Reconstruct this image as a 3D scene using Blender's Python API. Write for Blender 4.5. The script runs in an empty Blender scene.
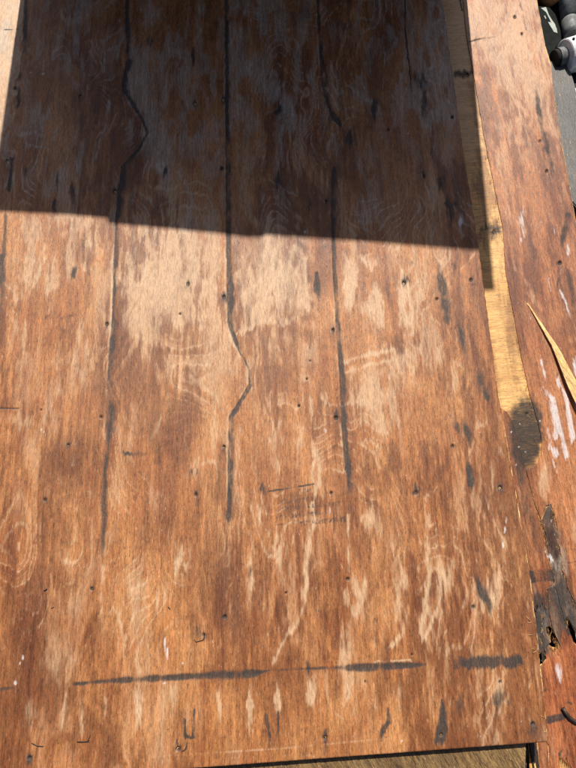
import bpy, bmesh, math, random
import numpy as np
from mathutils import Vector, geometry

random.seed(7)
R = math.radians
S = bpy.context.scene

# ------------------------------------------------------------------ camera
Z2 = 0.068            # top of the lower sheet (ground is z = 0)
Z1 = Z2 + 0.092       # top of the upper sheet
H, TILT, F = 1.45, R(14.0), 26 / 36 * 768
cd = bpy.data.cameras.new('camera'); cam = bpy.data.objects.new('camera', cd)
S.collection.objects.link(cam); S.camera = cam
cd.sensor_fit = 'VERTICAL'; cd.sensor_height = 36; cd.lens = 26
cd.clip_start = 0.01; cd.clip_end = 500
cam.location = (0, 0, Z1 + H); cam.rotation_euler = (TILT, 0, 0)

# ------------------------------------------------------------------ light
ELEV = R(50)
w = bpy.data.worlds.new('World'); S.world = w; w.use_nodes = True
nt = w.node_tree; bg = nt.nodes['Background']
sky = nt.nodes.new('ShaderNodeTexSky'); sky.sky_type = 'NISHITA'; sky.sun_disc = False
sky.sun_elevation = ELEV; sky.sun_rotation = 0.0; sky.air_density = .7; sky.dust_density = 2.0
nt.links.new(sky.outputs[0], bg.inputs[0]); bg.inputs[1].default_value = 0.062
sl = bpy.data.lights.new('sun', 'SUN'); so = bpy.data.objects.new('sun', sl); S.collection.objects.link(so)
sl.energy = 5.0; sl.angle = R(0.53); sl.color = (1.0, 0.95, 0.87)
so.rotation_euler = (-(math.pi / 2 - ELEV), 0, 0); so.location = (0, 4, 5)
vs = S.view_settings; vs.view_transform = 'Standard'; vs.look = 'None'; vs.gamma = 1; vs.use_curve_mapping = False
vs.exposure = 0.36

# ------------------------------------------------------------------ measured points -> places on a level plane
CT, ST = math.cos(TILT), math.sin(TILT)
def pw(x, y, z):
    a, b = x - 288.0, 384.0 - y
    dx, dy, dz = a, F * ST + b * CT, -F * CT + b * ST
    t = (z - Z1 - H) / dz
    return (dx * t, dy * t, z)
def inv(X, Y, z):
    dz = z - Z1 - H
    depth = Y * ST - dz * CT; up = Y * CT + dz * ST
    return 288.0 + F * X / depth, 384.0 - F * up / depth

# ------------------------------------------------------------------ numpy noise
def _h(ix, iy, s):
    n = (ix.astype(np.int64) * 374761393 + iy.astype(np.int64) * 668265263 + s * 982451653) & 0x7fffffff
    n = ((n ^ (n >> 13)) * 1274126177) & 0x7fffffff
    return ((n ^ (n >> 16)) & 0xffff) / 65535.0
def vn(x, y, s):
    ix, iy = np.floor(x), np.floor(y); fx, fy = x - ix, y - iy
    fx = fx * fx * (3 - 2 * fx); fy = fy * fy * (3 - 2 * fy)
    a, b, c, d = _h(ix, iy, s), _h(ix + 1, iy, s), _h(ix, iy + 1, s), _h(ix + 1, iy + 1, s)
    return (a + (b - a) * fx) * (1 - fy) + (c + (d - c) * fx) * fy
def fbm(x, y, s, o=3):
    r = 0; a = 0.5; t = 0
    for k in range(o):
        r = r + a * vn(x * 2 ** k, y * 2 ** k, s + k * 17); t += a; a *= .55
    return r / t
def sstep(a, b, v):
    t = np.clip((v - a) / (b - a), 0, 1); return t * t * (3 - 2 * t)

# ------------------------------------------------------------------ stain painter (marks measured on the wood)
def mx_w(p): return max(q[2] for q in p)
class Stain:
    CH = ('dark', 'pale', 'white', 'brown', 'grey')
    def __init__(s, px, py, wx, wy, th):
        s.x, s.y = px, py
        gu = (wx * math.cos(th) - wy * math.sin(th)) * 400 + 1000; gv = -(wx * math.sin(th) + wy * math.cos(th)) * 400 + 1000   # across / along the grain
        s.gu, s.gv = gu, gv
        s.fib = (vn(gu * .9, gv * .05, 5) * .5 + vn(gu * .35, gv * .03, 6) * .5 - .5) * 1.5      # fibres: vary across the grain
        s.jx = (fbm(gu * .3, gv * .12, 9) - .5) * 1.5
        s.un = fbm(gu * .12, gv * .05, 15)
        wu = (fbm(gu * .018, gv * .010, 201, 3) - .5) * 60; wv = (fbm(gu * .018, gv * .010, 207, 3) - .5) * 60
        n = fbm((gu + wu * .4) * .095, (gv + wv) * .016, 211, 6) * .6 + fbm(gu * .45, gv * .07, 223, 3) * .4
        g = fbm((gu + wu) * .009, (gv + wv) * .0035, 231, 3)
        s.figure = .5 + .5 * np.sin(g * 2 * math.pi * 17 + (n - .5) * 5)                          # flat-cut rings
        s.rings = sstep(.80, 1.0, .5 + .5 * np.sin(g * 2 * math.pi * 34 + (n - .5) * 6)) * sstep(.45, .62, fbm(gu * .02, gv * .012, 271, 3))
        nb = fbm((gu + wu) * .03, (gv + wv) * .0065, 251, 6); sel = sstep(.42, .6, fbm(gu * .012, gv * .006, 261, 2))
        n = n * (1 - .6 * sel) + nb * .6 * sel
        s.U = 1 / (1 + np.exp(-((n - .5) / .055 + (s.figure - .5) * 1.3)))
        n2 = fbm((gu + wu * .3 + 500) * .11, (gv + wv) * .03, 241, 6)
        s.U2 = 1 / (1 + np.exp(-((n2 - .5) / .06 + (s.figure - .5) * -.8)))
        s.m = {c: np.zeros(px.shape, np.float32) for c in s.CH}
        s.dig = np.zeros(px.shape, np.float32)
    def _put(s, c, idx, v):
        m = s.m[c]; m[idx] = 1 - (1 - m[idx]) * (1 - np.clip(v, 0, 1))
    def blob(s, c, x, y, rx, ry, k=1, soft=.7, ang=0, fib=6, wob=.9):
        if c == 'pale': k *= 1.3
        if c == 'dark' and k > .4: k *= 1.25; rx *= 1.12; ry *= 1.12
        r = max(rx, ry) * 1.25 + fib
        i = np.nonzero((abs(s.x - x) < r) & (abs(s.y - y) < r))[0]
        if not len(i): return
        dx = s.x[i] - x + s.jx[i] * rx * wob; dy = s.y[i] - y + s.fib[i] * fib * 2
        a = R(ang); u = dx * math.cos(a) + dy * math.sin(a); v = -dx * math.sin(a) + dy * math.cos(a)
        d = np.sqrt((u / rx) ** 2 + (v / ry) ** 2)
        s._put(c, i, k * sstep(1.15, max(.75 - soft, 0), d))
    def line(s, c, pts, k=1, soft=.6, fib=2, dig=0, wob=1.0, uneven=True):
        """pts: (x, y, half width[, strength])"""
        pts = [p if len(p) == 4 else (*p, 1.0) for p in pts]
        ex_, ey_ = sum(abs(q[0] - p[0]) for p, q in zip(pts, pts[1:])), sum(abs(q[1] - p[1]) for p, q in zip(pts, pts[1:]))
        if len(pts) > 2: fib = fib * (.22 + .78 * ey_ / (ex_ + ey_ + 1e-6))
        if dig and fib > 0 and c == 'dark' and mx_w(pts) > 1.3: pts = [(p[0], p[1], p[2] * 1.28, p[3]) for p in pts]; soft = .9
        if c == 'dark' and soft >= .7 and not dig: k = k * 1.25; pts = [(p[0], p[1], p[2] * 1.2, p[3]) for p in pts]
        mx = max(p[2] for p in pts) * 1.6 + fib + 2
        x0 = min(p[0] for p in pts) - mx; x1 = max(p[0] for p in pts) + mx
        y0 = min(p[1] for p in pts) - mx; y1 = max(p[1] for p in pts) + mx
        i = np.nonzero((s.x > x0) & (s.x < x1) & (s.y > y0) & (s.y < y1))[0]
        if not len(i): return
        X = s.x[i] + s.jx[i] * wob * 1.6; Y = s.y[i] + s.fib[i] * fib * 2
        best = np.zeros(len(i))
        for p, q in zip(pts[:-1], pts[1:]):
            ex, ey = q[0] - p[0], q[1] - p[1]; L = ex * ex + ey * ey + 1e-9
            t = np.clip(((X - p[0]) * ex + (Y - p[1]) * ey) / L, 0, 1)
            d = np.hypot(X - p[0] - t * ex, Y - p[1] - t * ey)
            wd = p[2] + (q[2] - p[2]) * t; st = p[3] + (q[3] - p[3]) * t
            best = np.maximum(best, st * sstep(1.45, max(1.3 - soft * 1.5, 0), d / wd))
        if uneven: best = best * np.clip(.05 + 1.75 * s.un[i], .45, 1.1)
        s._put(c, i, k * best)
        if dig: s.dig[i] = np.maximum(s.dig[i], dig * best)
    def poly(s, c, pts, k, edge=1.5):
        A = np.array(pts); i = np.nonzero((s.x > A[:, 0].min() - 6) & (s.x < A[:, 0].max() + 6) & (s.y > A[:, 1].min() - 9) & (s.y < A[:, 1].max() + 9))[0]
        X = s.x[i] + s.jx[i] * 2.5; Y = s.y[i] + s.fib[i] * 5; acc = np.zeros(len(i))
        for ox, oy in ((-1, -1), (1, -1), (-1, 1), (1, 1), (0, 0)): acc += inside(X + ox * edge * .6, Y + oy * edge, pts)
        s._put(c, i, k * acc / 5 * np.clip(-.25 + 2.3 * fbm(s.x[i] * .07, s.y[i] * .025, 63, 4), .1, 1.25))
    def finish(s):
        """a mark's strength is how much of the wood it has taken: it breaks up along the fibres and rings"""
        if getattr(s, 'done', False): return
        s.done = True; m = s.m
        rag = lambda k, U, lo, hi, soft: sstep(-soft, soft, k - (lo + (hi - lo) * (1 - U)))
        gate = lambda k: sstep(.02, .16, k)
        p = m['pale']; m['pale'] = gate(p) * (rag(p, s.U, .12, .95, .30) * .78 + .22 * p) * (.30 + .70 * np.clip(p * 1.05, 0, 1)) * (.75 + .25 * s.U)
        p = m['grey']; m['grey'] = gate(p) * rag(p, s.U2, .12, .95, .32) * (.3 + .7 * p) * (.6 + .4 * s.U2)
        m['brown'] = gate(m['brown']) * rag(m['brown'], 1 - s.U, .0, .9, .45)
        m['white'] = gate(m['white']) * rag(m['white'], s.U2, .08, 1.05, .3) * .8
        p = m['dark']; m['dark'] = gate(p) * rag(p, s.U2 * .5 + .5 * s.un, .0, .5, .34) * np.clip(p * 1.25, 0, 1)
    def write(s, me):
        s.finish()
        for c in s.CH:
            a = me.attributes.new('st_' + c, 'FLOAT', 'POINT'); a.data.foreach_set('value', s.m[c])

# ------------------------------------------------------------------ materials
def mat(name):
    m = bpy.data.materials.new(name); m.use_nodes = True
    t = m.node_tree; return m, t, t.nodes['Principled BSDF']
class NB:
    def __init__(s, t): s.t = t
    def n(s, typ, **k):
        o = s.t.nodes.new(typ)
        for a, v in k.items(): setattr(o, a, v)
        return o
    def ln(s, a, b): s.t.links.new(a, b)
    def mapped(s, rot, sc, loc=(0, 0, 0)):
        tc = s.n('ShaderNodeTexCoord'); r = s.n('ShaderNodeMapping'); r.inputs['Rotation'].default_value = (0, 0, rot)
        s.ln(tc.outputs['Object'], r.inputs[0])
        m = s.n('ShaderNodeMapping'); m.inputs['Scale'].default_value = sc; m.inputs['Location'].default_value = loc
        s.ln(r.outputs[0], m.inputs[0]); return m.outputs[0]
    def noise(s, vec, scale=1, detail=4, rough=.6, dist=0):
        o = s.n('ShaderNodeTexNoise'); o.inputs['Scale'].default_value = scale; o.inputs['Detail'].default_value = detail
        o.inputs['Roughness'].default_value = rough; o.inputs['Distortion'].default_value = dist
        s.ln(vec, o.inputs['Vector']); return o.outputs['Fac']
    def rng(s, v, a, b, c=0, d=1, smooth=True):
        o = s.n('ShaderNodeMapRange'); o.interpolation_type = 'SMOOTHSTEP' if smooth else 'LINEAR'
        for k, q in zip((1, 2, 3, 4), (a, b, c, d)): o.inputs[k].default_value = q
        s.ln(v, o.inputs[0]); return o.outputs[0]
    def math(s, op, a, b=None, clamp=False):
        o = s.n('ShaderNodeMath', operation=op, use_clamp=clamp)
        for k, q in ((0, a), (1, b)):
            if q is None: continue
            if isinstance(q, (int, float)): o.inputs[k].default_value = q
            else: s.ln(q, o.inputs[k])
        return o.outputs[0]
    def mix(s, f, a, b, blend='MIX'):
        o = s.n('ShaderNodeMix', data_type='RGBA', blend_type=blend)
        for k, q in ((0, f), (6, a), (7, b)):
            if isinstance(q, (int, float)): o.inputs[k].default_value = q
            elif isinstance(q, tuple): o.inputs[k].default_value = (*q, 1)
            else: s.ln(q, o.inputs[k])
        return o.outputs[2]
    def attr(s, name):
        o = s.n('ShaderNodeAttribute', attribute_type='GEOMETRY', attribute_name=name); return o.outputs['Fac']

def wood(name, rot, c_lo, c_mid, c_hi, pale=(.60, .41, .25), dark=(.023, .020, .018), stains=True, seed=0.0,
         rough=(.40, .64), bump=.75, cross=False, grainy=1.0, hue=1.0):
    m, t, b = mat(name); B = NB(t); L = (seed, seed * 1.7, seed * .6)
    ax = (lambda a, c: (c, a, 1)) if cross else (lambda a, c: (a, c, 1))
    fine = B.noise(B.mapped(rot, ax(360, 50), L), 1, 4, .82)                # fibres
    pore = B.noise(B.mapped(rot, ax(240, 48), (seed + 5, seed, 0)), 1, 2, .6)   # short open pores
    strk = B.noise(B.mapped(rot, ax(105, 7), L), 1, 5, .72, .15)           # thin streaks
    mid = B.noise(B.mapped(rot, ax(34, 2.6), L), 1, 6, .68, .35)           # growth streaks
    broad = B.noise(B.mapped(rot, ax(6.5, 3.0), L), 1, 6, .62, .8)         # heart / sap patches
    speck = B.noise(B.mapped(rot, ax(330, 170), L), 1, 4, .75)
    fig = B.noise(B.mapped(rot, ax(3.2, .8), (seed * 2, 0, 0)), 1, 2, .5, .4)  # rings of the peeled log
    ring = B.rng(B.math('SINE', B.math('MULTIPLY', fig, 95.0)), -.2, 1)
    col = B.mix(B.rng(mid, .3, .7), c_lo, c_mid)
    col = B.mix(B.math('MULTIPLY', B.rng(broad, .4, .68), .8), col, c_hi)
    col = B.mix(B.math('MULTIPLY', ring, .2), col, B.mix(1.0, col, (1.3, 1.36, 1.4), 'MULTIPLY'))
    # colour drifts from fibre to fibre: redder, ochre, greyed
    h1 = B.noise(B.mapped(rot, ax(150, 16), (seed + 31, 3, 0)), 1, 5, .75, .2); h2 = B.noise(B.mapped(rot, ax(60, 9), (seed + 47, 9, 0)), 1, 5, .72, .4)
    h3 = B.noise(B.mapped(rot, ax(190, 30), (seed + 61, 1, 0)), 1, 4, .75)
    col = B.mix(B.math('MULTIPLY', B.rng(h1, .52, .68), .6 * hue), col, B.mix(1.0, col, (1.08, .72, .58), 'MULTIPLY'))
    col = B.mix(B.math('MULTIPLY', B.rng(h2, .54, .7), .5 * hue), col, B.mix(1.0, col, (.68, .70, .74), 'MULTIPLY'))
    col = B.mix(B.math('MULTIPLY', B.rng(h3, .54, .68), .6 * hue), col, B.mix(1.0, col, (1.2, 1.28, 1.1), 'MULTIPLY'))
    v = B.math('ADD', B.math('MULTIPLY', B.math('SUBTRACT', fine, .5), 2.6 * grainy), 1.0)
    v = B.math('ADD', v, B.math('MULTIPLY', B.math('SUBTRACT', strk, .5), 1.6 * grainy))
    v = B.math('ADD', v, B.math('MULTIPLY', B.math('SUBTRACT', speck, .5), 1.3 * grainy))
    v = B.math('MAXIMUM', v, .25)
    col = B.mix(1.0, col, v, 'MULTIPLY')
    pores = B.math('MULTIPLY', B.rng(pore, .56, .72), .5 * grainy)
    col = B.mix(pores, col, B.mix(1.0, col, (.42, .34, .3), 'MULTIPLY'))
    grit = B.noise(B.mapped(rot, ax(210, 105), (seed + 71, 5, 0)), 1, 2, .6); flek = B.noise(B.mapped(rot, ax(230, 60), (seed + 83, 2, 0)), 1, 2, .6)
    col = B.mix(B.math('MULTIPLY', B.rng(grit, .66, .72), .6 * hue), col, (.035, .024, .018))
    col = B.mix(B.math('MULTIPLY', B.rng(flek, .66, .74), .5 * hue), col, (.6, .42, .27))
    hgt = B.math('SUBTRACT', B.math('ADD', B.math('MULTIPLY', fine, .8), B.math('MULTIPLY', speck, .3)), B.math('MULTIPLY', pores, .6))
    rf = B.rng(strk, .25, .75, *rough, smooth=False)
    if stains:
        br = B.attr('st_brown'); pa = B.attr('st_pale'); dk = B.attr('st_dark'); wh = B.attr('st_white'); gr = B.attr('st_grey')
        brk = B.math('ADD', B.math('MULTIPLY', fine, .5), B.math('ADD', B.math('MULTIPLY', strk, .3), B.math('MULTIPLY', speck, .2)))   # ~.5 mean
        brk = B.rng(brk, .36, .64, 0, 1, False)
        col = B.mix(B.math('MULTIPLY', br, .85), col, B.mix(1.0, col, (.46, .38, .36), 'MULTIPLY'))
        # bleached wood and painted sheen, broken up along the fibres
        pv = B.math('MULTIPLY', pa, B.math('ADD', B.math('MULTIPLY', brk, 1.1), .45))
        flk = B.noise(B.mapped(rot, ax(95, 13), (seed + 9, seed, 0)), 1, 5, .75, .3)
        flk = B.math('ADD', flk, B.math('MULTIPLY', B.math('SUBTRACT', broad, .5), .35))
        flk = B.math('ADD', flk, B.math('MULTIPLY', pa, .12))
        dfl = B.noise(B.mapped(rot, ax(80, 9), (seed + 19, seed + 4, 0)), 1, 5, .75, .3)
        col = B.mix(B.math('MULTIPLY', B.rng(dfl, .56, .72), .55), col, B.mix(1.0, col, (.5, .42, .4), 'MULTIPLY'))
        pv = B.math('MAXIMUM', pv, B.math('MULTIPLY', B.rng(flk, .6, .74), .4))
        pv = B.rng(pv, .0, 1.0, smooth=False)
        pc = B.mix(B.rng(speck, .4, .65), pale, tuple(x * y for x, y in zip(pale, (.84, .78, .72))))
        pc = B.mix(1.0, pc, B.math('ADD', B.math('MULTIPLY', fine, .9), .55), 'MULTIPLY')
        col = B.mix(B.math('MULTIPLY', pv, .85), col, pc)
        gv = B.math('MULTIPLY', gr, B.math('ADD', B.math('MULTIPLY', brk, 1.3), .05), True)
        col = B.mix(B.math('MULTIPLY', gv, .95), col, B.mix(B.rng(h1, .4, .62), (.33, .26, .19), (.52, .44, .355)))
        dv = B.math('MULTIPLY', dk, B.math('ADD', B.math('MULTIPLY', B.math('SUBTRACT', 1.0, brk), .55), .7), True)
        dc = B.mix(B.rng(speck, .42, .68), dark, tuple(x * y for x, y in zip(dark, (2.0, 1.9, 1.8))))
        col = B.mix(B.math('MULTIPLY', dv, .93), col, dc)
        wv = B.math('MULTIPLY', wh, B.math('ADD', B.math('MULTIPLY', brk, .9), .4), True)
        col = B.mix(B.math('MULTIPLY', wv, .9), col, (.66, .62, .61))
        rf = B.math('ADD', rf, B.math('MULTIPLY', B.math('ADD', dv, wv), .15))
    B.ln(col, b.inputs['Base Color']); B.ln(rf, b.inputs['Roughness'])
    b.inputs['Specular IOR Level'].default_value = .45
    bp = B.n('ShaderNodeBump'); bp.inputs['Strength'].default_value = bump; bp.inputs['Distance'].default_value = .0012
    B.ln(hgt, bp.inputs['Height']); B.ln(bp.outputs[0], b.inputs['Normal'])
    return m

def plain(name, col, rough=.5, metal=0, var=.3, scale=40, bump=.2, col2=None):
    m, t, b = mat(name); B = NB(t); v = B.mapped(0, (1, 1, 1))
    n = B.noise(v, scale, 6, .65)
    c2 = col2 or tuple(x * (1 - var) for x in col)
    B.ln(B.mix(B.rng(n, .35, .68), col, c2), b.inputs['Base Color'])
    b.inputs['Metallic'].default_value = metal
    if max(col) < .01: b.inputs['Specular IOR Level'].default_value = .12
    B.ln(B.rng(n, .2, .8, max(rough - .12, .05), rough + .12, False), b.inputs['Roughness'])
    bp = B.n('ShaderNodeBump'); bp.inputs['Strength'].default_value = bump; bp.inputs['Distance'].default_value = .001
    B.ln(n, bp.inputs['Height']); B.ln(bp.outputs[0], b.inputs['Normal'])
    return m

TH1, TH2 = -.027, -.062
M = {}
M['face1'] = wood('weathered_veneer', TH1, (.20, .066, .021), (.35, .136, .042), (.43, .19, .066), seed=3.1)
M['face2'] = wood('lower_veneer', TH2, (.2, .064, .024), (.34, .125, .043), (.43, .175, .066), dark=(.014, .011, .009), seed=11.3)
M['orange'] = wood('orange_veneer', TH2, (.17, .052, .02), (.34, .105, .036), (.40, .14, .05), seed=17.9)
M['inner'] = wood('inner_ply', TH2, (.47, .24, .075), (.60, .335, .112), (.66, .40, .145), dark=(.010, .0075, .006), seed=23.7, cross=True, grainy=.8, bump=.25)
M['ply'] = wood('ply_edge', TH1, (.3, .16, .07), (.42, .25, .12), (.5, .32, .16), stains=False, seed=5.5)
M['sawn'] = wood('rough_sawn_timber', R(62), (.07, .04, .015), (.17, .1, .036), (.24, .15, .06), stains=False, seed=31.1, cross=True, grainy=1.5, bump=.8)
M['greywood'] = wood('grey_weathered_wood', TH2, (.062, .057, .05), (.095, .088, .078), (.12, .108, .094), stains=False, seed=41.0)
M['splint'] = wood('fresh_splinter', R(-30), (.55, .33, .12), (.68, .45, .18), (.72, .5, .22), stains=False, seed=51.0)
M['rot'] = wood('rotten_ply', TH2, (.07, .034, .02), (.15, .083, .05), (.21, .135, .09), seed=71.0)
M['darkwood'] = wood('dark_splinter', TH2, (.02, .013, .01), (.04, .024, .016), (.06, .035, .022), stains=False, seed=61.0)
M['rust'] = plain('rusted_nail', (.045, .026, .018), .6, .5, .5, 300)
M['hole'] = plain('dark_plug', (.012, .009, .008), .9, 0, .3, 300)
M['wire'] = plain('dark_wire', (.035, .026, .022), .5, .6, .4, 400)
M['ground'] = plain('dark_soil', (.05, .04, .032), .95, 0, .6, 60, .8)
M['white'] = plain('white_enamel', (.66, .68, .70), .5, 0, .4, 55, .25)
M['steel'] = plain('dull_grey_metal', (.17, .175, .17), .62, .2, .5, 70, .4)
M['black'] = plain('black_plastic', (.006, .008, .006), .75, 0, .3, 40, .1)
M['label'] = plain('pale_green_glare', (.34, .38, .32), .5, 0, .3, 40, .05)  # glare colour for the black panel
M['clay'] = plain('orange_clay', (.5, .23, .09), .6, 0, .25, 60, .2)
M['paper'] = plain('pale_card', (.62, .64, .52), .7, 0, .15, 30, .1)

# ------------------------------------------------------------------ object helpers
def link(name, me, m=None, parent=None):
    o = bpy.data.objects.new(name, me); S.collection.objects.link(o)
    if m: me.materials.append(m)
    if parent: o.parent = parent
    return o
def thing(name, label, cat, group=None):
    o = bpy.data.objects.new(name, None); o.empty_display_size = .05; S.collection.objects.link(o)
    return tag(o, label, cat, group)
def tag(o, label, cat, group=None):
    o['label'] = label; o['category'] = cat
    if group: o['group'] = group
    return o
def mesh_np(name, co, faces_tri=None, faces_quad=None):
    me = bpy.data.meshes.new(name)
    me.vertices.add(len(co)); me.vertices.foreach_set('co', np.asarray(co, np.float32).ravel())
    idx = []; tot = []
    if faces_quad is not None and len(faces_quad): idx.append(np.asarray(faces_quad).ravel()); tot.append(np.full(len(faces_quad), 4))
    if faces_tri is not None and len(faces_tri): idx.append(np.asarray(faces_tri).ravel()); tot.append(np.full(len(faces_tri), 3))
    idx = np.concatenate(idx).astype(np.int32); tot = np.concatenate(tot).astype(np.int32)
    me.loops.add(len(idx)); me.loops.foreach_set('vertex_index', idx)
    me.polygons.add(len(tot)); st = np.zeros(len(tot), np.int32); st[1:] = np.cumsum(tot)[:-1]
    me.polygons.foreach_set('loop_start', st)
    me.update(calc_edges=True); me.validate()
    return me
def prism(name, pts, z0, z1, m, parent=None, bev=0):
    """closed slab over a plan outline; pts are (x, y) metres"""
    bm = bmesh.new()
    vs_ = [bm.verts.new((p[0], p[1], z0)) for p in pts]; f = bm.faces.new(vs_)
    r = bmesh.ops.extrude_face_region(bm, geom=[f])
    for v in r['geom']:
        if isinstance(v, bmesh.types.BMVert): v.co.z = z1
    bmesh.ops.recalc_face_normals(bm, faces=bm.faces)
    if bev: bmesh.ops.bevel(bm, geom=bm.edges[:], offset=bev, segments=2, affect='EDGES')
    me = bpy.data.meshes.new(name); bm.to_mesh(me); bm.free()
    return link(name, me, m, parent)
def tube(name, pts, rad, m, parent=None, seg=8, caps=True, smooth=True):
    bm = bmesh.new(); rings = []
    n = len(pts); rad = rad if isinstance(rad, (list, tuple)) else [rad] * n
    P = [Vector(p) for p in pts]
    for i, p in enumerate(P):
        d = (P[min(i + 1, n - 1)] - P[max(i - 1, 0)]).normalized()
        a = d.cross(Vector((.13, .2, 1))).normalized(); b_ = d.cross(a)
        rings.append([bm.verts.new(p + (a * math.cos(k * 2 * math.pi / seg) + b_ * math.sin(k * 2 * math.pi / seg)) * rad[i]) for k in range(seg)])
    for i in range(n - 1):
        for k in range(seg):
            f = bm.faces.new((rings[i][k], rings[i][(k + 1) % seg], rings[i + 1][(k + 1) % seg], rings[i + 1][k])); f.smooth = smooth
    if caps: bm.faces.new(rings[0][::-1]); bm.faces.new(rings[-1])
    bmesh.ops.recalc_face_normals(bm, faces=bm.faces)
    me = bpy.data.meshes.new(name); bm.to_mesh(me); bm.free()
    return link(name, me, m, parent)
def inside(px, py, poly):
    c = np.zeros(px.shape, bool); n = len(poly)
    for i in range(n):
        x0, y0 = poly[i]; x1, y1 = poly[(i + 1) % n]
        k = (y0 > py) != (y1 > py)
        if y0 != y1: c ^= k & (px < (x1 - x0) * (py - y0) / (y1 - y0) + x0)
    return c
def rough_outline(poly, step=.004, amp=.0008, seed=1):
    out = []
    for i in range(len(poly)):
        a, b_ = np.array(poly[i]), np.array(poly[(i + 1) % len(poly)])
        L = np.linalg.norm(b_ - a); n = max(1, min(400, int(L / step)))
        nrm = np.array((-(b_ - a)[1], (b_ - a)[0])) / max(L, 1e-9)
        for k in range(n):
            p = a + (b_ - a) * k / n
            j = (float(vn(np.array([p[0] * 300 + i]), np.array([p[1] * 40.]), seed)[0]) - .5) * 2 * amp * (0 if k == 0 else 1)
            out.append(tuple(p + nrm * j))
    return out
def sheet_piece(name, poly_px, z, thick, m, parent, paint, holes=(), step=.0024, warp=None, amp=.0008, dense_px=(-12, 588, -12, 780)):
    """a ply or veneer piece of irregular outline: dense triangulated top carrying the stains, with its edge below"""
    poly = [pw(x, y, z)[:2] for x, y in poly_px]; poly = rough_outline(poly, amp=amp, seed=len(name))
    hs = [rough_outline([pw(x, y, z)[:2] for x, y in h], .0025, .0006, 3) for h in holes]
    A = np.array(poly); x0, y0 = A.min(0); x1, y1 = A.max(0)
    gx, gy = np.meshgrid(np.arange(x0, x1, step), np.arange(y0, y1, step)); gx = gx.ravel(); gy = gy.ravel()
    rs = np.random.RandomState(3); gx = gx + (rs.rand(len(gx)) - .5) * step * .4; gy = gy + (rs.rand(len(gy)) - .5) * step * .4
    qx, qy = inv(gx, gy, z)
    k = inside(gx, gy, poly) & (qx > dense_px[0]) & (qx < dense_px[1]) & (qy > dense_px[2]) & (qy < dense_px[3])
    for h in hs: k &= ~inside(gx, gy, h)
    gx, gy = gx[k], gy[k]
    vin = [Vector(p) for p in poly]; ed = [(i, (i + 1) % len(poly)) for i in range(len(poly))]
    for h in hs:
        o = len(vin); vin += [Vector(p) for p in h]; ed += [(o + i, o + (i + 1) % len(h)) for i in range(len(h))]
    vin += [Vector(p) for p in zip(gx.tolist(), gy.tolist())]
    vo, eo, fo, *_ = geometry.delaunay_2d_cdt(vin, ed, [], 0, 1e-6)
    V = np.array([(v.x, v.y) for v in vo]); T = np.array([f for f in fo if len(f) == 3])
    c = V[T].mean(1); k = inside(c[:, 0], c[:, 1], poly)
    for h in hs: k &= ~inside(c[:, 0], c[:, 1], h)
    T = T[k]
    d = np.cross(V[T[:, 1]] - V[T[:, 0]], V[T[:, 2]] - V[T[:, 0]]); T[d < 0] = T[d < 0][:, ::-1]
    e = np.concatenate([T[:, [0, 1]], T[:, [1, 2]], T[:, [2, 0]]]); key = {(a, b_) for a, b_ in e.tolist()}
    bd = [(a, b_) for a, b_ in e.tolist() if (b_, a) not in key]
    used = sorted({a for q in bd for a in q}); nv = len(V); low = {a: nv + i for i, a in enumerate(used)}
    co = np.concatenate([np.c_[V, np.full(nv, z)], np.c_[V[used], np.full(len(used), z - thick)]])
    px, py = inv(co[:, 0], co[:, 1], z)
    st = Stain(px, py, co[:, 0], co[:, 1], TH2); paint(st)
    co[:nv, 2] -= st.dig[:nv]
    if warp: co[:, 2] += warp(px, py)
    quads = [(b_, a, low[a], low[b_]) for a, b_ in bd]
    me = mesh_np(name, co, T, quads); st.write(me)
    return link(name, me, m, parent)

# ------------------------------------------------------------------ the setting: ground
g = prism('ground', [(-60, -60), (60, -60), (60, 60), (-60, 60)], -.3, 0, M['ground']); g['kind'] = 'structure'

# ------------------------------------------------------------------ upper plywood sheet
big = thing('plywood_sheet', 'large weathered red-brown plywood sheet lying uppermost, half in shadow', 'plywood')
NAILS1 = [(80, 96, 1.1), (115, 191, 1.2), (7, 161, 1.3), (223, 99, 1.2), (195, 103, 1.2), (222, 168, 1.3), (279, 110, 1.4), (424, 176, 1.1),
          (326, 201, .9), (188, 284, 1.3), (224, 297, 1.3), (107, 324, 1.2), (180, 314, .7), (333, 330, 1.1), (404, 283, 1.3), (437, 299, 1.0),
          (471, 280, 1.2), (310, 361, .7), (224, 447, 1.1), (101, 417, 1.1), (336, 418, 1.4), (299, 406, .8), (196, 495, 1.3), (45, 500, 1.2),
          (416, 493, 1.5), (453, 446, 1.1), (500, 488, 1.4), (331, 493, 1.0), (92, 589, 1.1), (348, 579, 1.0), (286, 593, .8), (225, 617, 1.3),
          (473, 607, 1.2), (204, 635, 1.1), (325, 738, 1.4), (178, 749, 1.6), (30, 758, 1.4), (533, 724, 1.3), (15, 88, 1.1), (388, 130, .8),
          (452, 117, 1.0), (500, 682, .9), (441, 735, 1.1), (307, 379, .7), (68, 445, .8), (41, 410, .6), (365, 682, .7), (412, 655, .6)]

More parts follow.
